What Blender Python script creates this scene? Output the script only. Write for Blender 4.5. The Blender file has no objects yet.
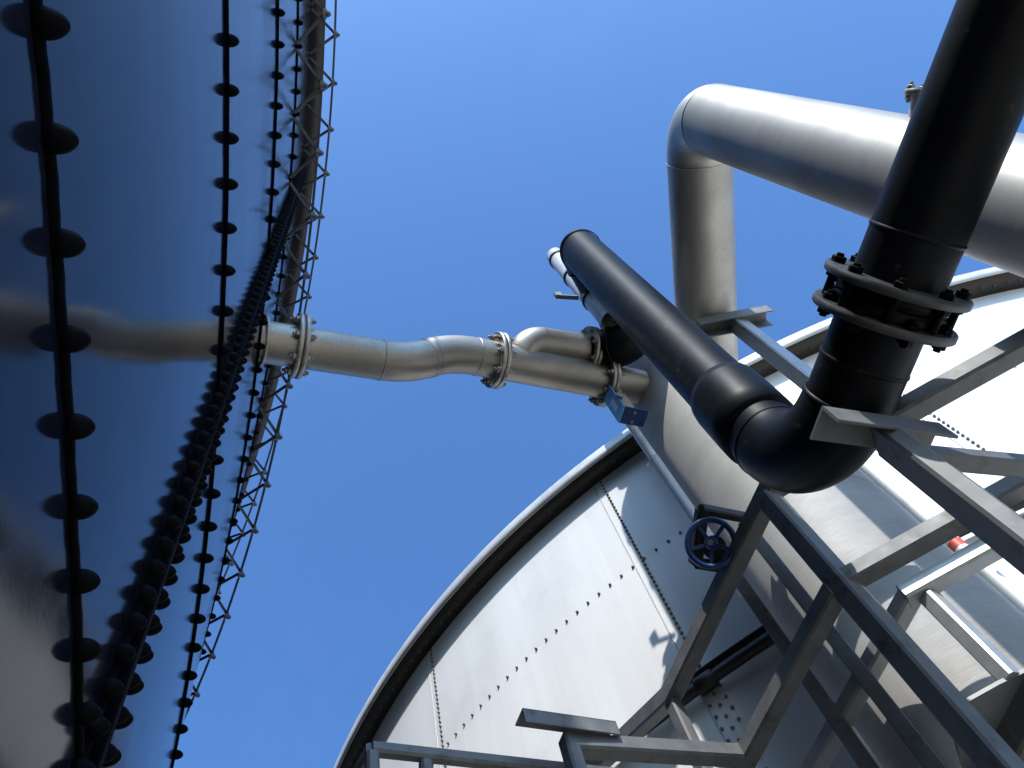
import bpy, math, random
from mathutils import Vector as V, Matrix

random.seed(7)
S = bpy.context.scene
COL = S.collection
R = math.radians
EYE = 1.6                                   # eye height above the ground

# ------------------------------------------------------------------ camera frame
F_PX = 830.4
CX = V((0.91662581, 0.36131659, -0.17101882))
CY = V((0.39974632, -0.82850573, 0.39214938))
CZ = V((0.0, 0.42781839, 0.90386472))


def at(px, py, h):
    """world point on the level h above the eye, seen at that place of the photo"""
    d = CX * ((px - 512) / F_PX) + CY * ((384 - py) / F_PX) + CZ
    return V((d.x / d.z * h, d.y / d.z * h, h + EYE))


# recompute the axes from world directions (rows are right / up / forward of the camera in world)
RIGHT = V((0.91662581, 0.36131659, -0.17101882))
UP = V((0.39974632, -0.82850573, 0.39214938))
FWD = V((0.0, 0.42781839, 0.90386472))
CX, CY, CZ = RIGHT, UP, FWD


# ------------------------------------------------------------------ materials
def mat(name):
    m = bpy.data.materials.new(name)
    m.use_nodes = True
    return m, m.node_tree.nodes, m.node_tree.links, m.node_tree.nodes['Principled BSDF']


def noise(nt, scale, detail=4, rough=.55, vec=None, mapping=None):
    n = nt.nodes.new('ShaderNodeTexNoise')
    n.inputs['Scale'].default_value = scale
    n.inputs['Detail'].default_value = detail
    n.inputs['Roughness'].default_value = rough
    co = nt.nodes.new('ShaderNodeTexCoord')
    out = co.outputs['Object']
    if mapping:
        mp = nt.nodes.new('ShaderNodeMapping')
        mp.inputs['Scale'].default_value = mapping
        nt.links.new(out, mp.inputs['Vector'])
        out = mp.outputs['Vector']
    nt.links.new(out, n.inputs['Vector'])
    return n


def ramp(nt, src, stops):
    r = nt.nodes.new('ShaderNodeValToRGB')
    e = r.color_ramp.elements
    while len(e) < len(stops):
        e.new(.5)
    for k, (p, c) in enumerate(stops):
        e[k].position = p
        e[k].color = (*c, 1) if len(c) == 3 else c
    nt.links.new(src, r.inputs['Fac'])
    return r


def g(v):
    return (v, v, v)


def simple(name, col, rough=.5, metal=0., var=.25, scale=6., bump=0., bscale=40., mapping=None, rvar=.12, spec=.5, dirt=None, streak=None, panel=None):
    """a weathered surface: colour and roughness wander a little, optional fine relief and dirt patches"""
    m, N, L, B = mat(name)
    nt = m.node_tree
    n = noise(nt, scale, 6, .6, mapping=mapping)
    c = V(col)
    r = ramp(nt, n.outputs['Fac'], [(.3, c * (1 - var)), (.7, c * (1 + var * .6))])
    out = r.outputs['Color']
    if dirt:
        dcol, dscale, lo, hi = dirt
        dn = noise(nt, dscale, 8, .68)
        dr = ramp(nt, dn.outputs['Fac'], [(lo, g(0)), (hi, g(1))])
        mx = nt.nodes.new('ShaderNodeMix')
        mx.data_type = 'RGBA'
        L.new(dr.outputs['Color'], mx.inputs['Factor'])
        L.new(out, mx.inputs['A'])
        mx.inputs['B'].default_value = (*dcol, 1)
        out = mx.outputs['Result']
    if panel:
        co = nt.nodes.new('ShaderNodeTexCoord')
        sx = nt.nodes.new('ShaderNodeSeparateXYZ')
        L.new(co.outputs['Object'], sx.inputs['Vector'])

        def mth(op, a, b=None):
            q = nt.nodes.new('ShaderNodeMath')
            q.operation = op
            for i, v in enumerate((a, b)):
                if v is None:
                    continue
                if isinstance(v, (int, float)):
                    q.inputs[i].default_value = v
                else:
                    L.new(v, q.inputs[i])
            return q.outputs['Value']
        az_ = mth('MULTIPLY', mth('ARCTAN2', sx.outputs['Y'], sx.outputs['X']), 57.29578)
        ca_ = mth('FLOOR', mth('DIVIDE', mth('ADD', az_, 106.52 + 360), 17.05))
        cz_ = mth('FLOOR', mth('DIVIDE', mth('SUBTRACT', sx.outputs['Z'], panel[1]), panel[2]))
        cb = nt.nodes.new('ShaderNodeCombineXYZ')
        L.new(ca_, cb.inputs['X'])
        L.new(cz_, cb.inputs['Y'])
        wn = nt.nodes.new('ShaderNodeTexWhiteNoise')
        L.new(cb.outputs['Vector'], wn.inputs['Vector'])
        pr_ = ramp(nt, wn.outputs['Value'], [(0, g(1 - panel[0])), (1, g(1))])
        m3 = nt.nodes.new('ShaderNodeMix')
        m3.data_type = 'RGBA'
        m3.blend_type = 'MULTIPLY'
        m3.inputs['Factor'].default_value = 1
        L.new(out, m3.inputs['A'])
        L.new(pr_.outputs['Color'], m3.inputs['B'])
        out = m3.outputs['Result']
    if streak:
        sn = noise(nt, streak[1], 6, .65, mapping=(1, 1, .07))
        sr = ramp(nt, sn.outputs['Fac'], [(.35, g(1 - streak[0])), (.62, g(1))])
        m2 = nt.nodes.new('ShaderNodeMix')
        m2.data_type = 'RGBA'
        m2.blend_type = 'MULTIPLY'
        m2.inputs['Factor'].default_value = 1
        L.new(out, m2.inputs['A'])
        L.new(sr.outputs['Color'], m2.inputs['B'])
        out = m2.outputs['Result']
    L.new(out, B.inputs['Base Color'])
    B.inputs['Metallic'].default_value = metal
    B.inputs['Specular IOR Level'].default_value = spec
    rr = ramp(nt, n.outputs['Fac'], [(.25, g(max(.02, rough - rvar))), (.75, g(min(1, rough + rvar)))])
    L.new(rr.outputs['Color'], B.inputs['Roughness'])
    if bump:
        bn = noise(nt, bscale, 5, .6, mapping=mapping)
        bp = nt.nodes.new('ShaderNodeBump')
        bp.inputs['Strength'].default_value = bump
        bp.inputs['Distance'].default_value = .004
        L.new(bn.outputs['Fac'], bp.inputs['Height'])
        L.new(bp.outputs['Normal'], B.inputs['Normal'])
    return m


def enamel_dark():
    """glossy dark glass-fused enamel: a near mirror with slow waves of the sheets and a dusty film"""
    m, N, L, B = mat('dark_enamel')
    nt = m.node_tree
    n = noise(nt, 3., 6, .6)
    r = ramp(nt, n.outputs['Fac'], [(.3, (.0015, .002, .004)), (.75, (.004, .005, .009))])
    L.new(r.outputs['Color'], B.inputs['Base Color'])
    sn = noise(nt, 7., 6, .7, mapping=(1, 1, .08))
    ds = ramp(nt, sn.outputs['Fac'], [(.5, (.003, .004, .008)), (.8, (.010, .011, .014))])
    mx = nt.nodes.new('ShaderNodeMix')
    mx.data_type = 'RGBA'
    mx.blend_type = 'ADD'
    mx.inputs['Factor'].default_value = 1
    L.new(r.outputs['Color'], mx.inputs['A'])
    L.new(ds.outputs['Color'], mx.inputs['B'])
    L.new(mx.outputs['Result'], B.inputs['Base Color'])
    rr = ramp(nt, sn.outputs['Fac'], [(.25, g(.06)), (.75, g(.16))])
    L.new(rr.outputs['Color'], B.inputs['Roughness'])
    B.inputs['IOR'].default_value = 1.225
    B.inputs['Specular Tint'].default_value = (.80, .80, 1., 1)
    bn = noise(nt, 1.3, 3, .5)
    bp = nt.nodes.new('ShaderNodeBump')
    bp.inputs['Strength'].default_value = .42
    bp.inputs['Distance'].default_value = .012
    L.new(bn.outputs['Fac'], bp.inputs['Height'])
    fn = noise(nt, 90., 3, .6)
    b2 = nt.nodes.new('ShaderNodeBump')
    b2.inputs['Strength'].default_value = .03
    b2.inputs['Distance'].default_value = .002
    L.new(fn.outputs['Fac'], b2.inputs['Height'])
    L.new(bp.outputs['Normal'], b2.inputs['Normal'])
    L.new(b2.outputs['Normal'], B.inputs['Normal'])
    return m


def brushed(name, col, rough, along, streak=1.0, metal=.85):
    """brushed stainless steel, streaks running round the pipe, with darker tarnish"""
    m, N, L, B = mat(name)
    nt = m.node_tree
    B.inputs['Metallic'].default_value = metal
    st = noise(nt, 26., 5, .7, mapping=along)
    big = noise(nt, 2.2, 5, .6)
    mx = nt.nodes.new('ShaderNodeMath')
    mx.operation = 'MULTIPLY_ADD'
    L.new(st.outputs['Fac'], mx.inputs[0])
    mx.inputs[1].default_value = .6 * streak
    L.new(big.outputs['Fac'], mx.inputs[2])
    c = V(col)
    r = ramp(nt, mx.outputs['Value'], [(.45, c * .62), (1.0, c * 1.12)])
    L.new(r.outputs['Color'], B.inputs['Base Color'])
    rr = ramp(nt, mx.outputs['Value'], [(.4, g(rough + .1)), (1., g(rough - .06))])
    L.new(rr.outputs['Color'], B.inputs['Roughness'])
    bp = nt.nodes.new('ShaderNodeBump')
    bp.inputs['Strength'].default_value = .12 * streak
    bp.inputs['Distance'].default_value = .003
    L.new(st.outputs['Fac'], bp.inputs['Height'])
    L.new(bp.outputs['Normal'], B.inputs['Normal'])
    return m


M = {}
M['enamel'] = enamel_dark()
M['cap'] = simple('bolt_cap_plastic', (.002, .002, .003), .6, var=.3, scale=30, spec=.05)
M['seal'] = simple('black_sealant', (.002, .002, .003), .7, bump=.2, spec=.02)
M['rimsteel'] = simple('brown_grey_steel', (.036, .031, .026), .55, .25, var=.3, scale=4, dirt=((.05, .035, .025), 5, .5, .7))
M['truss'] = simple('truss_steel', (.10, .10, .11), .45, .5, var=.3)
M['brace'] = simple('galvanised_brace', (.13, .133, .136), .45, .5, var=.3, scale=9)
M['coat'] = simple('pale_tank_coating', (.78, .785, .79), .38, var=.035, scale=1.2, rvar=.08, bump=.03, bscale=3., dirt=((.58, .58, .57), 1.1, .55, .9), streak=(.10, 4.), panel=(.09, EYE + .818 * 5.1, 1.06))
M['galv'] = simple('galvanised_steel', (.15, .152, .152), .58, .15, var=.25, scale=14, rvar=.1, bump=.05, bscale=60, dirt=((.075, .066, .055), 11, .56, .72))  # frame zinc with shade put into its base colour
M['galv_lip'] = simple('galvanised_eave', (.52, .52, .51), .45, .35, var=.12, scale=5, dirt=((.30, .27, .23), 4, .6, .82))
M['galv_new'] = simple('fresh_galvanised', (.46, .47, .47), .42, .45, var=.15, scale=14, rvar=.1, bump=.05, bscale=60)  # the same zinc made paler, sunlight put into the colour
M['nut'] = simple('zinc_bolt', (.30, .29, .27), .45, .6, var=.4, scale=40)
M['rbolt'] = simple('tank_bolt', (.24, .21, .18), .55, .3, var=.4, scale=30)
M['ss_v'] = brushed('vessel_stainless', (.37, .36, .343), .64, (.5, .5, 7.), 1., .1)
M['ss_up'] = brushed('riser_stainless', (.40, .385, .36), .52, (.5, .5, 5.), .6, .5)
M['ss_h'] = brushed('arm_stainless', (.50, .46, .40), .52, (2.4, 6., .6))
M['ss_x'] = brushed('cross_pipe_stainless', (.345, .315, .275), .46, (5.5, 3., .6))
M['pe'] = simple('black_polyethylene', (.0040, .0046, .0062), .46, var=.35, scale=5, rvar=.08, spec=.12, bump=.06, bscale=22, dirt=((.060, .057, .052), 15, .63, .76))
M['ring'] = simple('grey_backing_ring', (.055, .055, .055), .5, .3, var=.35, scale=18, dirt=((.12, .09, .06), 12, .62, .75))
M['flange'] = simple('steel_flange', (.45, .42, .37), .42, .7, var=.3, scale=12, dirt=((.16, .10, .06), 14, .55, .72))
M['bluepaint'] = simple('blue_handwheel_paint', (.012, .045, .16), .35, var=.3, scale=20)
M['bluebox'] = simple('light_blue_paint', (.13, .45, .85), .4, var=.15, scale=12)
M['darkiron'] = simple('dark_iron', (.03, .028, .026), .5, .4, var=.4, scale=20)
M['white'] = simple('white_plastic', (.78, .78, .76), .45, var=.05)
M['greypipe'] = simple('pale_grey_plastic', (.50, .51, .53), .42, var=.1, scale=8)
M['red'] = simple('red_tape', (.62, .08, .04), .5, var=.1)
M['tan'] = simple('tan_steel', (.46, .38, .27), .5, .2, var=.2)
M['plate'] = simple('green_grey_plate', (.22, .235, .245), .5, .35, var=.25, scale=6, dirt=((.13, .13, .13), 6, .6, .8))
M['sealant'] = simple('grey_sealant', (.50, .50, .49), .6, var=.2, scale=20)
M['ground'] = simple('concrete_yard', (.50, .445, .36), .9, var=.3, scale=.35, bump=.3, bscale=8., dirt=((.09, .08, .065), .6, .5, .75))


# ------------------------------------------------------------------ geometry collector
class MB:
    def __init__(s):
        s.v, s.f, s.sm = [], [], []

    def add(s, vs, fs, smooth=False):
        o = len(s.v)
        s.v += [V(p) for p in vs]
        s.f += [tuple(i + o for i in q) for q in fs]
        s.sm += [smooth] * len(fs)
        return s

    def box(s, a, b, w, d, up=(0, 0, 1), bev=.008):
        """beam of section w x d from a to b with chamfered edges"""
        a, b, up = V(a), V(b), V(up)
        t = (b - a).normalized()
        if abs(t.dot(up)) > .97:
            up = V((0.35, -.94, 0))
        x = t.cross(up).normalized()
        y = x.cross(t).normalized()
        hw, hd = w / 2, d / 2
        c = min(bev, hw * .4, hd * .4)
        pr = [(hw, -hd + c), (hw, hd - c), (hw - c, hd), (-hw + c, hd), (-hw, hd - c), (-hw, -hd + c), (-hw + c, -hd), (hw - c, -hd)]
        ring = lambda p: [p + x * u + y * w_ for u, w_ in pr]
        n = len(pr)
        s.add(ring(a) + ring(b), [(k, (k + 1) % n, (k + 1) % n + n, k + n) for k in range(n)] + [tuple(range(n))[::-1], tuple(range(n, 2 * n))])
        return s

    def tube(s, path, r, seg=40, caps=True, radii=None):
        """round tube swept along a path (parallel transport)"""
        P = [V(p) for p in path]
        n = len(P)
        T = []
        for i in range(n):
            T.append((P[min(i + 1, n - 1)] - P[max(i - 1, 0)]).normalized())
        up = V((0, 0, 1)) if abs(T[0].z) < .9 else V((1, 0, 0))
        x = T[0].cross(up).normalized()
        vs = []
        for i in range(n):
            x = (x - T[i] * x.dot(T[i])).normalized()
            y = T[i].cross(x)
            rr = radii[i] if radii else r
            vs += [P[i] + x * (rr * math.cos(2 * math.pi * k / seg)) + y * (rr * math.sin(2 * math.pi * k / seg)) for k in range(seg)]
        fs = [(i * seg + k, i * seg + (k + 1) % seg, (i + 1) * seg + (k + 1) % seg, (i + 1) * seg + k) for i in range(n - 1) for k in range(seg)]
        s.add(vs, fs, True)
        if caps:
            o = len(vs)
            s.add([vs[k] for k in range(seg)], [tuple(range(seg))[::-1]])
            s.add([vs[o - seg + k] for k in range(seg)], [tuple(range(seg))])
        return s

    def disc(s, a, b, r, seg=40, ch=.15):
        """solid disc from a to b with a small chamfer"""
        a, b = V(a), V(b)
        t = b - a
        c = min(t.length * ch, r * .2)
        u = t.normalized()
        return s.tube([a, a + u * .0005, a + u * c, b - u * c, b - u * .0005, b], r, seg, True, [r - c, r - c, r, r, r - c, r - c])

    def ring(s, c, prof, a0, a1, n, closed_profile=True, smooth=True):
        """profile [(radius, z)] swept round the vertical axis through c, between two azimuths in degrees"""
        full = abs(a1 - a0) >= 359.99
        m = len(prof)
        k = n if full else n + 1
        vs = []
        for i in range(k):
            a = R(a0 + (a1 - a0) * i / n)
            vs += [(c[0] + r * math.cos(a), c[1] + r * math.sin(a), z) for r, z in prof]
        fs = []
        for i in range(n):
            j = (i + 1) % k
            for q in range(m if closed_profile else m - 1):
                w = (q + 1) % m
                fs.append((i * m + q, i * m + w, j * m + w, j * m + q))
        s.add(vs, fs, smooth)
        if closed_profile and not full:
            s.add(vs[:m], [tuple(range(m))])
            s.add(vs[-m:], [tuple(range(m))[::-1]])
        return s

    def wobble(s, a):
        for p in s.v:
            k = math.atan2(p.y - LC[1], p.x - LC[0]) * 900
            p.z += a * (math.sin(k) * .6 + math.sin(k * 2.7 + 1) * .4 + math.sin(k * .31) * .7)
        return s

    def lathe(s, c, axis, prof, seg=24):
        """profile [(radius, along)] turned about axis"""
        c, t = V(c), V(axis).normalized()
        return s.tube([c + t * z for _, z in prof], 1, seg, True, [max(r, .0004) for r, _ in prof])


def tag(o, label=None, cat=None, group=None, kind=None):
    if label:
        o['label'] = label
    if cat:
        o['category'] = cat
    if group:
        o['group'] = group
    if kind:
        o['kind'] = kind
    return o


def thing(name, label, cat, loc, group=None):
    o = bpy.data.objects.new(name, None)
    o.empty_display_size = .1
    o.location = loc
    COL.objects.link(o)
    return tag(o, label, cat, group)


ORIG = {}


def wloc(o):
    p = V((0, 0, 0))
    while o is not None:
        p = p + V(o.location)
        o = o.parent
    return p


def part(name, mb, m, parent=None, label=None, kind=None):
    off = wloc(parent) if parent else V((0, 0, 0))
    me = bpy.data.meshes.new(name)
    me.from_pydata([tuple(p - off) for p in mb.v], [], mb.f)
    me.polygons.foreach_set('use_smooth', mb.sm)
    me.materials.append(M[m] if isinstance(m, str) else m)
    me.update()
    o = bpy.data.objects.new(name, me)
    COL.objects.link(o)
    o.parent = parent
    return tag(o, label=label, kind=kind)


def place(src_mesh, name, parent, M4, first=None):
    """one more object sharing a mesh, put with the world matrix M4 under parent"""
    o = bpy.data.objects.new(name, src_mesh)
    COL.objects.link(o)
    o.parent = parent
    loc, rot, sc = M4.decompose()
    o.location = loc - wloc(parent)
    o.rotation_mode = 'QUATERNION'
    o.rotation_quaternion = rot
    return o


def frame(p, axis, roll=0.):
    """matrix with local +Z along axis at p"""
    z = V(axis).normalized()
    u = V((0, 0, 1)) if abs(z.z) < .95 else V((1, 0, 0))
    x = u.cross(z).normalized()
    y = z.cross(x)
    m = Matrix((x, y, z)).transposed().to_4x4()
    return Matrix.Translation(V(p)) @ m @ Matrix.Rotation(roll, 4, 'Z')


def lib(name, mb, m):
    me = bpy.data.meshes.new(name)
    me.from_pydata([tuple(p) for p in mb.v], [], mb.f)
    me.polygons.foreach_set('use_smooth', mb.sm)
    me.materials.append(M[m])
    return me


def bake(mb, me, M4):
    mb.add([M4 @ v.co for v in me.vertices], [tuple(p.vertices) for p in me.polygons], me.polygons[0].use_smooth)


def bend(pts, rad, n=14):
    """polyline with its inner corners rounded; returns the list of sections: ('s', path) and ('e', path)"""
    pts = [V(p) for p in pts]
    out, last = [], pts[0]
    rads = rad if isinstance(rad, (list, tuple)) else [rad] * (len(pts) - 2)
    for i in range(1, len(pts) - 1):
        a = (pts[i - 1] - pts[i]).normalized()
        b = (pts[i + 1] - pts[i]).normalized()
        ang = a.angle(b)
        d = rads[i - 1] / math.tan(ang / 2)
        p0, p1 = pts[i] + a * d, pts[i] + b * d
        c = pts[i] + (a + b).normalized() * (rads[i - 1] / math.sin(ang / 2))
        out.append(('s', [last + (p0 - last) * (k / 6) for k in range(7)]))
        u = p0 - c
        tot = math.pi - ang
        ax = u.cross(p1 - c).normalized()
        out.append(('e', [c + Matrix.Rotation(tot * k / n, 3, ax) @ u for k in range(n + 1)]))
        last = p1
    out.append(('s', [last + (pts[-1] - last) * (k / 6) for k in range(7)]))
    return out


def weld(mb, path, i, r, w=.006, h=.003, seg=40):
    t = (path[min(i + 1, len(path) - 1)] - path[max(i - 1, 0)]).normalized()
    p = path[i]
    mb.tube([p - t * w, p - t * w * .4, p + t * w * .4, p + t * w], r, seg, False, [r - .001, r + h, r + h, r - .001])


# bolt meshes
def hexnut(r, h, stud=0.):
    mb = MB()
    vs = [(r * math.cos(k * math.pi / 3), r * math.sin(k * math.pi / 3), z) for z in (0, h * .85) for k in range(6)] + \
         [(r * .82 * math.cos(k * math.pi / 3), r * .82 * math.sin(k * math.pi / 3), h) for k in range(6)]
    fs = [(a * 6 + k, a * 6 + (k + 1) % 6, a * 6 + 6 + (k + 1) % 6, a * 6 + 6 + k) for a in (0, 1) for k in range(6)] + [tuple(range(12, 18))]
    mb.add(vs, fs)
    if stud:
        mb.disc((0, 0, h), (0, 0, h + stud), r * .52, 12)
    return mb


cap_mb = MB().lathe((0, 0, 0), (0, 0, 1), [(.0166, 0), (.0169, .003), (.0165, .006), (.0152, .0115), (.0128, .0168), (.0092, .0216), (.0048, .0251), (.0004, .0264)], 20)
CAP = lib('bolt_cap', cap_mb, 'cap')
rb = MB().lathe((0, 0, 0), (0, 0, 1), [(.0100, 0), (.0104, .003), (.0076, .0036), (.0076, .0105), (.0055, .013), (.0004, .0135)], 10)
RB = lib('bolt', rb, 'rbolt')
NUT = lib('nut', hexnut(.019, .018, .014), 'nut')
NUTS = lib('nut_small', hexnut(.012, .012, .010), 'nut')
NUTD = lib('nut_dark', hexnut(.020, .018, .008), 'cap')
NODE = lib('node_bolt', MB().lathe((0, 0, 0), (0, 0, 1), [(.030, 0), (.030, .008), (.018, .012), (.016, .030), (.008, .04), (.0004, .041)], 12), 'truss')


def flange(name, parent, p, axis, r, th, n, pcd, m, nut, roll=0., pair=False, gap=.006, both=True):
    """a bolted flange (or a facing pair) centred at p, with each nut a sub-part"""
    t = V(axis).normalized()
    p = V(p)
    mb = MB()
    if pair:
        mb.disc(p - t * (gap / 2 + th), p - t * gap / 2, r, 56)
        mb.disc(p + t * gap / 2, p + t * (gap / 2 + th), r, 56)
        mb.disc(p - t * (gap / 2 - .0005), p + t * (gap / 2 - .0005), r * .82, 40)
        e = gap / 2 + th
    else:
        mb.disc(p - t * th / 2, p + t * th / 2, r, 56)
        e = th / 2
    fl = part(name, mb, m, parent)
    base = frame((0, 0, 0), t).to_3x3()
    for k in range(n):
        a = roll + 2 * math.pi * k / n
        q = p + base @ V((pcd * math.cos(a), pcd * math.sin(a), 0))
        for sgn in ((1, -1) if both else (1,)):
            place(nut, 'nut', fl, frame(q + t * (sgn * e), t * sgn, a))
    return fl


# ------------------------------------------------------------------ ground
gm = MB().add([(-400, -400, 0), (400, -400, 0), (400, 400, 0), (-400, 400, 0)], [(0, 1, 2, 3)])
tag(part('ground', gm, 'ground'), 'bare grey concrete and gravel yard around the tanks', kind='structure')

# ------------------------------------------------------------------ dark tank on the left
LC, LR = (-12.952, -6.921), 14.364
LT = thing('dark_tank', 'huge dark glossy tank with lines of black bolt caps, at the left', 'tank', (LC[0], LC[1], 0))
LTOP = 7.02 + EYE
part('wall', MB().ring(LC, [(LR, 0), (LR, 2.0), (LR, 4.0), (LR, 6.0), (LR, LTOP)], 0, 360, 900, False), 'enamel', LT)
RINGS = [(1.0, 28.26, .46), (2.39, 28.42, .485), (3.935, 28.09, .50), (5.31, 28.24, .50)]
rf = MB()
prof_roof = [(LR, LTOP), (LR * .5, LTOP + 1.6), (.05, LTOP + 2.1)]
part('roof', rf.ring(LC, prof_roof, 0, 360, 180, False), 'rimsteel', LT)
caps = []
for h, a0, st in RINGS:
    z = h + EYE
    part('seam_strip', MB().ring(LC, [(LR - .002, z - .010), (LR + .005, z - .010), (LR + .008, z - .004), (LR + .008, z + .004), (LR + .005, z + .010), (LR - .002, z + .010)], 0, 60, 1400).wobble(.0022), 'seal', LT)
    k = -14
    while True:
        a = a0 + k * st
        if a > 42.:
            break
        if a > 22 and not (32.22 < a < 32.80):
            caps.append((a, z))
        k += 1
# the vertical lap with its double column of caps
la = 32.5
lapw = .042
zl = [EYE - 1.2, EYE + 6.9]


def on_L(a, z, off=0.):
    return V((LC[0] + (LR + off) * math.cos(R(a)), LC[1] + (LR + off) * math.sin(R(a)), z))


nrm = V((math.cos(R(la)), math.sin(R(la)), 0))
tl = V((-nrm.y, nrm.x, 0))
lap = MB()
lap.box(on_L(la, zl[0], .005), on_L(la, zl[1], .005), .105, .012, nrm, .003)
part('lap_plate', lap, 'cap', LT)
lapbar = MB().box(on_L(la - .10, zl[0], .018), on_L(la - .10, zl[1], .018), .030, .020, nrm, .006)
part('lap_seal', lapbar, 'seal', LT)
z = EYE - .3
k = 0
while z < zl[1]:
    caps.append((la + .13, z))
    caps.append((la - .27, z + .036))
    if k % 1 == 0:
        caps.append((la + .29, z + .03))
    z += .082
    k += 1
eye = V((0, 0, EYE))
caps.sort(key=lambda c: (on_L(c[0], c[1]) - eye).length)


def seen(p):
    d = p - eye
    w = d.dot(CZ)
    if w <= 0:
        return False
    x, y = 512 + F_PX * d.dot(CX) / w, 384 - F_PX * d.dot(CY) / w
    return -40 < x < 1064 and -40 < y < 808


rest = MB()
nb = 0
for a, zz in caps:
    p = on_L(a, zz, .007)
    m4 = frame(p, (math.cos(R(a)), math.sin(R(a)), 0), random.random())
    if nb < 100 and seen(p):
        place(CAP, 'bolt_cap', LT, m4)
        nb += 1
    elif seen(p):
        bake(rest, CAP, m4)
part('bolt_caps', rest, 'cap', LT, kind='stuff')
# rim ledge
zr = EYE + 7.05
part('eave_ledge', MB().ring(LC, [(LR - .02, zr), (LR + .088, zr - .002), (LR + .090, zr + .05), (LR + .083, zr + .05), (LR + .081, zr + .006), (LR - .02, zr + .008)], 0, 60, 400), 'rimsteel', LT)


# stiffening trusses round the wall
def truss(zt, off, a0, st, a1, bm):
    mbc = MB().ring(LC, [(LR + off - .008, zt - .008), (LR + off + .008, zt - .008), (LR + off + .008, zt + .008), (LR + off - .008, zt + .008)], 20, 62, 420, smooth=False)
    ch = part('truss_chord', mbc, 'truss', LT)
    a = a0
    while a < a1:
        b = a + st
        mid = a + st / 2
        if seen(on_L(mid, zt)) or seen(on_L(a, zt)):
            place(NODE, 'node_bolt', ch, frame(on_L(mid, zt - .010, off), (math.cos(R(mid)), math.sin(R(mid)), -.5)))
            for s_, e_ in ((a + .06, mid - .05), (b - .06, mid + .05)):
                br = MB()
                p, q = on_L(s_, zt, .004), on_L(e_, zt, off - .008)
                br.box(p, q, .004, .020, (0, 0, 1), .001)
                br.box(p + V((0, 0, .0105)), q + V((0, 0, .0105)), .020, .003, (0, 0, 1), .001)
                part('truss_brace', br, bm, ch)
        a = b


truss(EYE + 5.20, .150, 28.24 + .5 - 1.5 * 3, 1.5, 52, 'brace')
truss(EYE + 6.86, .178, 25.1, 1.35, 56, 'truss')

# ------------------------------------------------------------------ pale tank on the right
H = 5.1
RC, RR = (.4234 * H, 1.90135 * H), 1.27314 * H
RT = thing('pale_tank', 'pale grey bolted tank with dark eave, curving behind the steel frame', 'tank', (RC[0], RC[1], 0))


def on_R(a, z, off=0.):
    return V((RC[0] + (RR + off) * math.cos(R(a)), RC[1] + (RR + off) * math.sin(R(a)), z))


ze = EYE + 1.0154 * H
part('wall', MB().ring(RC, [(RR, 0), (RR, 2), (RR, 4), (RR, ze)], 0, 360, 720, False), 'coat', RT)
part('eave_plate', MB().ring(RC, [(RR - .02, ze), (RR + .150, ze + .002), (RR + .150, ze + .012), (RR - .02, ze + .010)], 0, 360, 500), 'rimsteel', RT)
part('eave_lip', MB().ring(RC, [(RR + .1505, ze - .004), (RR + .160, ze - .004), (RR + .160, ze + .115), (RR + .10, ze + .125), (RR + .10, ze + .117), (RR + .1505, ze + .108)], 0, 360, 500), 'galv_lip', RT)
part('roof', MB().ring(RC, [(RR + .09, ze + .118), (RR * .5, ze + 1.0), (.05, ze + 1.45)], 0, 360, 240, False), 'coat', RT)
hs = [EYE + .818 * H, EYE + .610 * H, EYE + .40 * H, EYE + .19 * H]
bl = []
a = -106.5 - 50 * .82
while a < -60:
    bl.append((a + .12, hs[0]))
    bl.append((a, hs[1]))
    bl.append((a, hs[2]))
    a += .82
for sa in (-72.3, -89.28, -106.52, -123.3):
    z = ze - .03
    while z > EYE + .3:
        bl.append((sa, z))
        if z < hs[1]:
            bl.append((sa + .42, z + .02))
            bl.append((sa - .42, z + .03))
        z -= .043 if z > hs[1] else .075
for sa in (-72.3, -89.28, -106.52, -123.3):
    sb = MB()
    sb.tube([on_R(sa - .55 + .008 * math.sin(k * 2.1), .5 + (ze - .53) * k / 60, 0) for k in range(61)], .005, 8)
    part('sealant_bead', sb, 'sealant', RT)
a = -150
while a < -55:
    bl.append((a, None))
    a += .9
bl2 = []
for a, z in bl:
    if z is None:
        p = on_R(a, ze - .001, .07)
        bl2.append((p, frame(p, (0, 0, -1))))
    else:
        p = on_R(a, z, .002)
        bl2.append((p, frame(p, (math.cos(R(a)), math.sin(R(a)), 0))))
ev = MB()
for p, m in bl2:
    if p.z > ze - .01 and seen(p):
        bake(ev, RB, m)
part('eave_bolts', ev, 'truss', RT, kind='stuff')
bl2 = [(p, m) for p, m in bl2 if seen(p) and p.z <= ze - .01]
bl2.sort(key=lambda q: (q[0] - eye).length)
rest = MB()
for i, (p, m4) in enumerate(bl2):
    if i % 4 == 0 and i // 4 < 100:
        place(RB, 'bolt', RT, m4)
    else:
        bake(rest, RB, m4)
part('bolts', rest, 'rbolt', RT, kind='stuff')
# stiffening tube round the wall
zt = hs[1]
st_mb = MB()
arc = [on_R(-165 + 130 * k / 160, zt - .06, .055) for k in range(161)]
st_mb.tube(arc, .030, 20)
stf = part('stiffening_tube', st_mb, 'darkiron', RT)
part('stiffening_strip', MB().ring(RC, [(RR + .004, zt + .035), (RR + .05, zt + .035), (RR + .05, zt + .043), (RR + .004, zt + .043)], -165, -35, 200), 'darkiron', RT)
for sa in (-106.52, -123.3, -89.28):
    part('clamp', MB().disc(on_R(sa - .5, zt - .06, .055), on_R(sa + .5, zt - .06, .055), .048, 20), 'darkiron', stf)

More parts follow.
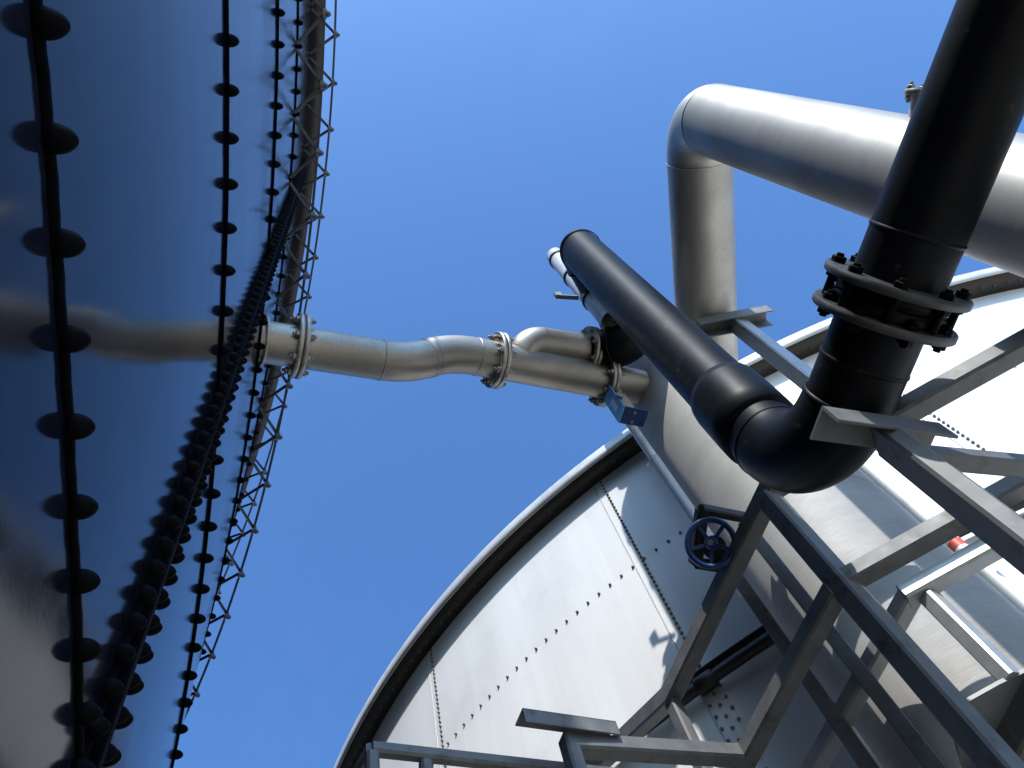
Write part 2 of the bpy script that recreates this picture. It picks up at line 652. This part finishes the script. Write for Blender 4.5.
# ------------------------------------------------------------------ stainless vessel
VC, VR = V((.987, 2.770, 0)), .394
VT = thing('scrubber_vessel', 'tall brushed stainless column standing between frame and pale tank', 'vessel', VC)
vt = EYE + 5.25
part('body', MB().lathe(VC, (0, 0, 1), [(VR, 0), (VR, 1.2), (VR, 2.4), (VR, 3.6), (VR, 4.8), (VR, 6.0), (VR, vt)], 160), 'ss_v', VT)
for zz in (EYE + 1.25, EYE + 2.9, EYE + 4.55):
    part('weld_seam', MB().lathe(VC + V((0, 0, zz)), (0, 0, 1), [(VR - .001, -.006), (VR + .002, -.003), (VR + .002, .003), (VR - .001, .006)], 160), 'ss_v', VT)
part('lid', MB().lathe(VC + V((0, 0, vt)), (0, 0, 1), [(VR + .03, -.02), (VR + .035, -.015), (VR + .035, .015), (VR - .01, .03), (VR * .9, .09), (VR * .6, .17), (VR * .2, .205), (.001, .21)], 96), 'galv_lip', VT)
lug = MB()
pl = VC + V((-.30, .05, vt + .02))
lug.box(pl, pl + V((0, 0, .14)), .09, .015, (1, 0, 0))
part('lifting_lug', lug, 'flange', VT)
nk = bend([VC + V((0, 0, vt + .15)), VC + V((-.02, .02, vt + .62)), VC + V((-.36, .06, vt + .60)), VC + V((-.37, .06, vt + .36))], .15)
gn = MB()
for _, pth in nk:
    gn.tube(pth, .075, 28, False)
part('vent_pipe', gn, 'ss_up', VT)
# the cable channel up the vessel's left front
ca = lambda az, d: V((d * math.cos(R(az)), d * math.sin(R(az)), 0))
chp = MB()
for az, d in ((74.15, 2.46), (77.75, 2.54)):
    p = ca(az, d)
    chp.box(p + V((0, 0, .2)), p + V((0, 0, EYE + 2.78)), .052, .07, (math.cos(R(az)), math.sin(R(az)), 0), .003)
part('channel_rail', chp, 'galv', VT)
# ------------------------------------------------------------------ big stainless pipe
c0 = V((1.580, 1.143, 0))
BT = thing('big_stainless_pipe', 'widest stainless pipe, rising at upper right and bending over to the column', 'pipe', c0)
br_ = .190
hA = EYE + 4.69
pts = [c0, c0 + V((0, 0, hA)), c0 + V((-.375, 1.54, hA))]
sec = bend(pts, [.25], 18)
names = ['riser', 'elbow', 'arm']
for (kd, pth), nm in zip(sec, names):
    mb = MB().tube(pth, br_, 96, False)
    o = part(nm, mb, 'ss_up' if nm == 'riser' else 'ss_h', BT)
    if kd == 'e':
        for i in (0, len(pth) - 1):
            w = MB()
            weld(w, pth, i, br_, seg=96)
            part('weld_seam', w, 'ss_h', o)
sup = MB()
# small capped nozzle high on the riser
np_ = at(914, 118, 3.25)
nd = V((-.32, -.18, .93))
ns = c0 + V((0, 0, EYE + 3.18)) + V((-.02, -.20, 0))
nz_dir = V((.42, -.89, .12)).normalized()
nb_ = c0 + V((0, 0, EYE + 2.695))
nz = part('nozzle', MB().tube([nb_ + nz_dir * .15, nb_ + nz_dir * .26], .036, 24), 'galv_lip', BT)
flange('nozzle_flange', BT, nb_ + nz_dir * .27, nz_dir, .062, .022, 6, .049, 'flange', NUTS)

# ------------------------------------------------------------------ black pipe
PT = thing('black_pipe', 'thick black plastic pipe with a flanged joint, bending up into a tall loop', 'pipe', (.719, 1.665, EYE + 1.974))
pr = .125
K_ = .893
L1 = V((.719, 1.665, 0))
L2 = V((.800, 2.180, 0))
hb, ht = EYE + 2.005, EYE + 5.03
dirh = V((.5736, -.8192, 0))
end = L1 + dirh * 3.0 + V((0, 0, hb))
fx = at(598, 350, 4.46)
e2 = V((fx.x + .02, fx.y + .01, EYE + 4.25))
pts = [end, L1 + V((0, 0, hb)), L1 + V((0, 0, ht)), L2 + V((0, 0, ht)), L2 + V((0, 0, EYE + 4.42)), at(594, 351, 4.56) + V((.03, .01, 0))]
sec = bend(pts, [.28, .150, .150, .10], 22)
nm = ['run', 'elbow', 'riser', 'elbow', 'loop_top', 'elbow', 'descending_leg', 'elbow', 'outlet']
for (kd, pth), n_ in zip(sec, nm):
    o = part(n_, MB().tube(pth, pr + (.006 if n_ == 'elbow' and pth[0].z < EYE + 3 else 0), 72, False), 'pe', PT)
    if kd == 'e':
        for i in (0, len(pth) - 1):
            w = MB()
            weld(w, pth, i, pr + .004, .008, .005, 72)
            part('fusion_bead', w, 'pe', o)
# electrofusion coupling on the riser
q = L1 + V((0, 0, EYE + 2.36))
part('coupling', MB().lathe(q, (0, 0, 1), [(pr, 0), (pr + .016, .008), (pr + .018, .10), (pr + .018, .27), (pr + .014, .31), (pr, .315)], 72), 'pe', PT)
# flange pair on the level run
fpos = at(893, 303, 1.974)
tt = (fpos - L1).dot(dirh)
fp = L1 + dirh * tt + V((0, 0, hb))
for s_ in (-1, 1):
    p = fp + dirh * (s_ * .048)
    flange('backing_ring', PT, p, dirh * s_, .198, .025, 8, .166, 'ring', NUTD, roll=.2, both=True)
stub = MB()
for s_ in (-1, 1):
    p = fp + dirh * (s_ * .024)
    stub.disc(p - dirh * .0215, p + dirh * .0215, .156, 56)
    p = fp + dirh * (s_ * .19)
    weld(stub, [p - dirh * .01, p, p + dirh * .01], 1, pr, .008, .003, 72)
part('stub_end', stub, 'pe', PT)
studs = MB()
bs = frame((0, 0, 0), dirh).to_3x3()
for k in range(8):
    a = .2 + 2 * math.pi * k / 8
    q = fp + bs @ V((.166 * math.cos(a), .166 * math.sin(a), 0))
    part('stud', MB().tube([q - dirh * .06, q + dirh * .06], .012, 12), 'cap', PT)

# pale pipe behind the loop
GT = thing('pale_grey_pipe', 'thin pale grey pipe standing just left of the tall black loop', 'pipe', (.55, 2.05, EYE + 4.3))
GP = V((.692, 2.018, 0))
sec = bend([GP + V((0, 0, EYE + 4.50)), GP + V((0, 0, EYE + 6.12)), GP + V((.16, .30, EYE + 6.12))], .10, 12)
for (kd, pth), n_ in zip(sec, ['standpipe', 'top_bend', 'tail']):
    part(n_, MB().tube(pth, .066, 40, False), 'greypipe', GT)
for zz in (5.92, 5.45, 4.92):
    part('clamp_ring', MB().lathe(GP + V((0, 0, EYE + zz)), (0, 0, 1), [(.066, -.016), (.074, -.014), (.074, .014), (.066, .016)], 40), 'darkiron', GT)
hk = GP + V((-.075, -.02, EYE + 5.02))
part('bracket', MB().box(hk, hk + V((-.10, -.02, .10)), .03, .012).box(hk + V((-.10, -.02, .10)), hk + V((-.10, -.02, .16)), .05, .03), 'galv', GT)

# ------------------------------------------------------------------ pipe between the tanks
XT = thing('cross_pipe', 'slim stainless pipe with an S bend running from dark tank to column', 'pipe', at(300, 346, 4.1))
xr = .108
xh = 4.1
A0 = at(262, 341, 4.06)
A1 = at(298, 346, 4.10)
dx = (A1 - A0).normalized()
A0 = A0 - dx * .12
B1 = at(406, 364, 4.16)
B2 = at(452, 352, 4.34)
B3 = at(500, 360, 4.38)
E1 = at(606, 381, 4.46)
sec = bend([A0, B1, B2, E1], [.55, .55], 12)
for (kd, pth), n_ in zip(sec, ['wall_stub', 'bend', 'middle', 'bend', 'end_run']):
    o = part(n_, MB().tube(pth, xr, 56, False), 'ss_x', XT)
    if kd == 'e':
        for i in (0, len(pth) - 1):
            w = MB()
            weld(w, pth, i, xr, .005, .0025, 56)
            part('weld_seam', w, 'ss_x', o)
flange('flange', XT, at(299, 346, 4.10), B1 - A0, .170, .024, 8, .143, 'flange', NUT, pair=True)
d2 = (E1 - B2).normalized()
pf = B2 + d2 * (at(497, 359, 4.38) - B2).dot(d2)
flange('flange', XT, pf, d2, .165, .022, 8, .140, 'flange', NUT, pair=True)
flange('flange', XT, E1 - d2 * .01, d2, .160, .022, 8, .138, 'flange', NUT, pair=True)
part('column_stub', MB().tube([E1 + d2 * .01, E1 + d2 * .24], xr, 56, False), 'ss_x', XT)
# upper branch
b0 = B2 + d2 * ((at(515, 362, 4.38) - B2).dot(d2))
bu = at(540, 343, 4.50)
be = at(589, 350, 4.56)
upv = V((0, 0, 1))
side = V((-d2.y, d2.x, 0)).normalized()
q0 = b0 + d2 * .02
q1 = q0 + (bu - q0) - d2 * ((bu - q0).dot(d2)) + d2 * .06
sec = bend([q0, q1, be], .14, 14)
for (kd, pth), n_ in zip(sec, ['branch_root', 'branch_bend', 'branch']):
    part(n_, MB().tube(pth, .092, 48, False), 'ss_x', XT)
flange('branch_flange', XT, be, be - q1, .145, .020, 8, .122, 'flange', NUTS, pair=True)
# wall flange at the dark tank
part('wall_pad', MB().disc(A0 + dx * .115, A0 + dx * .13, .135, 48), 'flange', XT)

# ------------------------------------------------------------------ blue damper box below the pipe flange
BX = thing('blue_actuator', 'small light blue bracket box hanging at the cross pipe end flange', 'actuator', at(620, 404, 4.30))
c = at(622, 405, 4.17)
fn_ = V((-.80, -.60, 0)).normalized()           # the way its front plate looks
fs_ = V((-fn_.y, fn_.x, 0))                      # sideways
hz = V((0, 0, 1))
part('face_plate', MB().box(c + fn_ * .05 - hz * .15, c + fn_ * .05 + hz * .15, .105, .008, fn_), 'bluebox', BX)
part('label_plate', MB().box(c + fn_ * .056 - hz * .09, c + fn_ * .056 + hz * .03, .034, .003, fn_), 'white', BX)
part('base_plate', MB().box(c + fn_ * .046 - hz * .146, c - fn_ * .10 - hz * .146, .105, .008, hz), 'bluepaint', BX)  # shade on the underside painted in as a darker blue
for q in (-.03, .025):
    part('screw', MB().disc(c + fs_ * q - hz * .1505 - fn_ * .02, c + fs_ * q - hz * .158 - fn_ * .02, .010, 10), 'nut', BX)
part('body', MB().box(c - fn_ * .01 - hz * .10, c - fn_ * .01 + hz * .10, .07, .07, fn_), 'tan', BX)
part('stem', MB().tube([c - fn_ * .01 + hz * .10, c - fn_ * .01 + hz * .24], .022, 20), 'darkiron', BX)
part('lever', MB().box(c + fn_ * .06 + fs_ * .05 - hz * .02, c + fn_ * .07 + fs_ * .085 - hz * .12, .018, .012, fn_), 'bluepaint', BX)
# slim white conduit down the vessel's left edge
WT = thing('white_conduit', 'slim cream conduit running down the left edge of the column', 'conduit', ca(78.1, 2.62) + V((0, 0, EYE + 2.8)))
cpl = ca(77.9, 2.60)
part('tube', MB().tube([cpl + V((0, 0, EYE + 3.14)), cpl + V((0, 0, EYE + 4.26))], .026, 20), 'white', WT)
part('sleeve', MB().tube([cpl + V((0, 0, EYE + 2.60)), cpl + V((0, 0, EYE + 3.78))], .029, 20), 'greypipe', WT)

# ------------------------------------------------------------------ valve with blue handwheel
HW = thing('handwheel_valve', 'dark blue spoked handwheel on a valve at the left side of the column', 'valve', at(711, 543, 2.62))
hc = at(711, 543, 2.62)
ax = V((-.16, -.72, -.62)).normalized()
fm = frame(hc, ax, .35)
ringp = [fm @ V((.093 * math.cos(2 * math.pi * k / 48), .093 * math.sin(2 * math.pi * k / 48), 0)) for k in range(49)]
rim = part('wheel_rim', MB().tube(ringp, .0125, 14, False), 'bluepaint', HW)
for k in range(5):
    a = 2 * math.pi * k / 5
    part('spoke', MB().box(fm @ V((.012 * math.cos(a), .012 * math.sin(a), -.016)), fm @ V((.090 * math.cos(a), .090 * math.sin(a), 0)), .016, .010, ax), 'bluepaint', rim)
part('hub', MB().disc(fm @ V((0, 0, -.03)), fm @ V((0, 0, .012)), .026, 24), 'bluepaint', HW)
part('spindle', MB().tube([fm @ V((0, 0, -.20)), fm @ V((0, 0, .03))], .012, 14), 'nut', HW)
yk = MB()
ya, yb, yc, yd = at(699, 506, 2.74), at(756, 517, 2.74), at(692, 560, 2.68), at(730, 566, 2.68)
off = V((.01, .03, .01))
yk.box(ya + off, yb + off, .035, .05).box(ya + off, yc + off, .05, .05).box(yc + off, yd + off, .035, .05)
part('yoke', yk, 'darkiron', HW)
for p in (ya, yb):
    part('bolt_head', MB().disc(p + off, p + off + ax * .045, .016, 12), 'darkiron', HW)
part('valve_stub', MB().tube([fm @ V((0, 0, -.32)), fm @ V((0, 0, -.14))], .05, 28), 'darkiron', HW)

# ------------------------------------------------------------------ posts with brackets
P1 = V((1.386, 2.33, 0))
T1 = thing('support_post', 'slender galvanised post with a cross bracket under the big stainless elbow', 'post', P1)
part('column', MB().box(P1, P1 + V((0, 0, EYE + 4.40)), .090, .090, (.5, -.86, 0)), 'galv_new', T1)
bA, bB = at(695, 326, 4.475), at(766, 313, 4.475)
bdir = (bB - bA).normalized()
bn = V((-bdir.y, bdir.x, 0))
part('bracket', MB().box(bA, bB, .10, .008).box(bA - bn * .046 + V((0, 0, -.05)), bB - bn * .046 + V((0, 0, -.05)), .008, .094).box(bA + bn * .046 + V((0, 0, -.05)), bB + bn * .046 + V((0, 0, -.05)), .008, .094), 'galv', T1)

P2 = V((.862, 1.440, 0))
T2 = thing('support_post', 'stout galvanised box post under the black elbow, cut by lower right frame edge', 'post', P2)
col_up = V((.62, -.78, 0))
part('column', MB().box(P2, P2 + V((0, 0, EYE + 1.80)), .052, .118, (.05, 1, 0)), 'galv', T2)
cA, cB = at(816, 424, 1.81), at(932, 440, 1.81)
cd = (cB - cA).normalized()
cn = V((-cd.y, cd.x, 0))
part('bracket', MB().box(cA, cB, .09, .009).box(cA - cn * .048 + V((0, 0, -.038)), cB - cn * .048 + V((0, 0, -.038)), .009, .085), 'galv', T2)

# cross beams behind the stout post
J1 = at(880, 425, 1.95)
CBT = thing('cross_beam', 'galvanised box beam rising to right frame edge beside the black flange', 'beam', J1, 'cross beams of the steel frame')
CBT['kind'] = 'thing'
part('beam', MB().box(J1, J1 + (at(1024, 345, 1.95) - J1) * 1.5, .066, .066), 'galv', CBT)
J2 = at(905, 455, 1.86)
CB2 = thing('cross_beam', 'galvanised box beam running nearly level to right frame edge', 'beam', J2, 'cross beams of the steel frame')
CB2['kind'] = 'thing'
part('beam', MB().box(J2, J2 + (at(1024, 466, 1.86) - J2) * 1.6, .058, .058), 'galv', CB2)

# ------------------------------------------------------------------ guard frame in the middle
Q = V((.7235, 2.078, 0))
A = V((.7475, 2.066, EYE + 2.56))
QT = thing('guard_frame', 'dark galvanised guard frame whose peak meets the black elbow', 'railing', Q, 'guard frames before the column')
tw = .075
part('corner_post', MB().box(Q + V((0, 0, .3)), Q + V((0, 0, EYE + 2.53)), tw, tw, (.77, .64, 0)), 'galv', QT)
K = at(670, 697, 2.56)
K2 = K + (at(594, 768, 2.87) - K) * 1.5
part('top_rail', MB().box(A - (K - A).normalized() * .03, K, tw, tw).box(K - (K - A).normalized() * .01, K2, tw, tw), 'galv', QT)
part('top_rail', MB().box(A, A + V((.42, -.05, 0)), tw, tw * .9), 'galv', QT)
ml = EYE + 2.0
J = at(746, 756, 2.0)
part('mid_rail', MB().box(V((.70, 2.09, ml)), J + (J - V((.70, 2.09, ml))) * .5, tw * .95, tw * .9), 'galv', QT)
part('mid_rail', MB().box(V((.74, 2.075, ml)), at(1060, 463, 2.0), tw * .95, tw * .9), 'galv', QT)
part('post', MB().box(V((K.x, K.y, .3)), V((K.x, K.y, EYE + 2.53)), .065, .05, (.77, .64, 0)), 'galv', QT)
Tp = V((-.305, 2.245, 0))
part('link_rail', MB().box(J, V((Tp.x, Tp.y, EYE + 1.99)), .065, .065), 'galv', QT)

# lower frame, sunlight put into its paler zinc colour
RCn = at(912, 592, 1.9)
LF = thing('guard_frame', 'sunlit pale corner of a lower guard frame in front of the column', 'railing', V((RCn.x, RCn.y, 0)), 'guard frames before the column')
e_r = at(990, 549, 1.9)
e_l = at(840, 722, 1.9)
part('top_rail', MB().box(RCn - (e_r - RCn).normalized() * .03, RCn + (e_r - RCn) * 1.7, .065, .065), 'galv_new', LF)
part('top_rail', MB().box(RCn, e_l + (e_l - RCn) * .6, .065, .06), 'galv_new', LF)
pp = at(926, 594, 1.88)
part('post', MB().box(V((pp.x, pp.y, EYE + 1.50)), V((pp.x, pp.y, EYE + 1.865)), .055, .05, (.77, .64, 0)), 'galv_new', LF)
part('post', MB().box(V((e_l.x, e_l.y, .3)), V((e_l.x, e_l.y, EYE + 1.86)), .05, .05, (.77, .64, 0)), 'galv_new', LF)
# plate and beams at the lower right corner
DT = thing('deck_beam', 'dark box beam with a gusset plate at lower right photo corner', 'beam', at(1000, 720, 1.5))
DT['kind'] = 'thing'
b1, b2 = at(1066, 655, 1.46), at(982, 810, 1.46)
part('beam', MB().box(b1, b2, .10, .10), 'galv', DT)
poly = [at(x, y, 1.495) for x, y in ((948, 713), (1000, 684), (1034, 668), (988, 772), (965, 775))]
n = len(poly)
pv = poly + [p + V((0, 0, .012)) for p in poly]
part('gusset_plate', MB().add(pv, [tuple(range(n)), tuple(range(n, 2 * n))[::-1]] + [(k, (k + 1) % n, (k + 1) % n + n, k + n) for k in range(n)]), 'plate', DT)

# small T support
TS = thing('capped_support', 'short grey post with a tilted angle cap at lower edge of pale tank', 'post', Tp)
part('stem', MB().box(Tp + V((0, 0, .2)), Tp + V((0, 0, EYE + 2.02)), .065, .05, (.77, .64, 0)), 'galv', TS)
t1, t2 = at(519, 717, 2.06), at(612, 730, 2.06)
td = (t2 - t1).normalized()
tn = V((-td.y, td.x, 0))
part('angle_cap', MB().box(t1, t2, .075, .007).box(t1 - tn * .034 + V((0, 0, -.026)), t2 - tn * .034 + V((0, 0, -.026)), .007, .06), 'galv', TS)

# low handrail at the left
FR = thing('handrail', 'thin grey handrail low against the pale tank left edge', 'railing', at(372, 748, 2.0))
f0, f1 = at(372, 749, 2.0), at(575, 771, 2.0)
part('top_rail', MB().box(f0, f0 + (f1 - f0) * 1.4, .04, .045), 'galv', FR)
f2 = at(355, 780, 2.0)
part('top_rail', MB().box(f0, f0 + (f2 - f0) * 2, .04, .045), 'galv', FR)
for q in (f0, at(425, 757, 2.0)):
    part('post', MB().box(V((q.x, q.y, .3)), q - V((0, 0, .02)), .04, .04, (.77, .64, 0)), 'galv', FR)

# marked white pipe beside the vessel
MP = thing('marked_pipe', 'white upright pipe with a red band, half hidden by the stout post', 'pipe', ca(61.9, 3.05))
mp = ca(62.15, 3.08)
part('tube', MB().tube([mp + V((0, 0, .1)), mp + V((0, 0, EYE + 3.4))], .032, 24), 'white', MP)
part('red_band', MB().tube([mp + V((0, 0, EYE + 2.53)), mp + V((0, 0, EYE + 2.575))], .0335, 24), 'red', MP)
SG = thing('warning_sign', 'small pale sign with a red disc behind the stout post', 'sign', at(1000, 522, 2.4))
s0 = at(1003, 527, 2.42)
part('plate', MB().box(s0 + V((-.05, -.01, .05)), s0 + V((.07, .02, -.06)), .10, .006, (.3, -.9, -.3)), 'white', SG)
sd = s0 + V((-.055, -.02, .05))
part('red_disc', MB().disc(sd, sd + V((.002, -.006, -.002)), .028, 24), 'red', SG)

# ------------------------------------------------------------------ light
AZ, EL = -77.0, 45.0
sd_ = V((math.cos(R(AZ)) * math.cos(R(EL)), math.sin(R(AZ)) * math.cos(R(EL)), math.sin(R(EL))))
sl = bpy.data.lights.new('sun', 'SUN')
sl.energy = 2.5
sl.angle = R(.53)
sl.color = (1., .96, .90)
so = bpy.data.objects.new('sun', sl)
so.rotation_euler = (-sd_).to_track_quat('-Z', 'Y').to_euler()
so.location = (0, 0, 30)
COL.objects.link(so)

w = bpy.data.worlds.new('World')
S.world = w
w.use_nodes = True
nt = w.node_tree
sky = nt.nodes.new('ShaderNodeTexSky')
sky.sky_type = 'NISHITA'
sky.sun_disc = False
sky.sun_elevation = R(EL)
sky.sun_rotation = R(90 - AZ)
sky.altitude = 100
sky.air_density = 1.0
sky.dust_density = 3.0
sky.ozone_density = 1.5
bg = nt.nodes['Background']
tint = nt.nodes.new('ShaderNodeMix')
tint.data_type = 'RGBA'
tint.blend_type = 'MULTIPLY'
tint.inputs['Factor'].default_value = 1
nt.links.new(sky.outputs['Color'], tint.inputs['A'])
tint.inputs['B'].default_value = (.415, .70, 1.03, 1)
tc = nt.nodes.new('ShaderNodeTexCoord')
wn = nt.nodes.new('ShaderNodeTexNoise')
wn.inputs['Scale'].default_value = 2.6
wn.inputs['Detail'].default_value = 9
wn.inputs['Roughness'].default_value = .62
wn.inputs['Distortion'].default_value = .6
nt.links.new(tc.outputs['Generated'], wn.inputs['Vector'])
wr = ramp(nt, wn.outputs['Fac'], [(.52, g(0)), (.85, g(.05))])
haze = nt.nodes.new('ShaderNodeMix')
haze.data_type = 'RGBA'
nt.links.new(wr.outputs['Color'], haze.inputs['Factor'])
nt.links.new(tint.outputs['Result'], haze.inputs['A'])
haze.inputs['B'].default_value = (2.2, 3.1, 4.6, 1)
nt.links.new(haze.outputs['Result'], bg.inputs['Color'])
bg.inputs['Strength'].default_value = .15

# ------------------------------------------------------------------ camera
cam = bpy.data.cameras.new('camera')
cam.sensor_width = 36
cam.lens = F_PX / 1024 * 36
cam.clip_start = .01
cam.clip_end = 2000
co = bpy.data.objects.new('camera', cam)
co.matrix_world = Matrix.Translation((0, 0, EYE)) @ Matrix((RIGHT, UP, -FWD)).transposed().to_4x4()
COL.objects.link(co)
S.camera = co

S.view_settings.view_transform = 'Standard'
S.view_settings.look = 'None'
S.view_settings.exposure = 0.97
S.view_settings.gamma = 1
S.view_settings.use_curve_mapping = False
S.cycles.use_denoising = True
S.cycles.max_bounces = 8
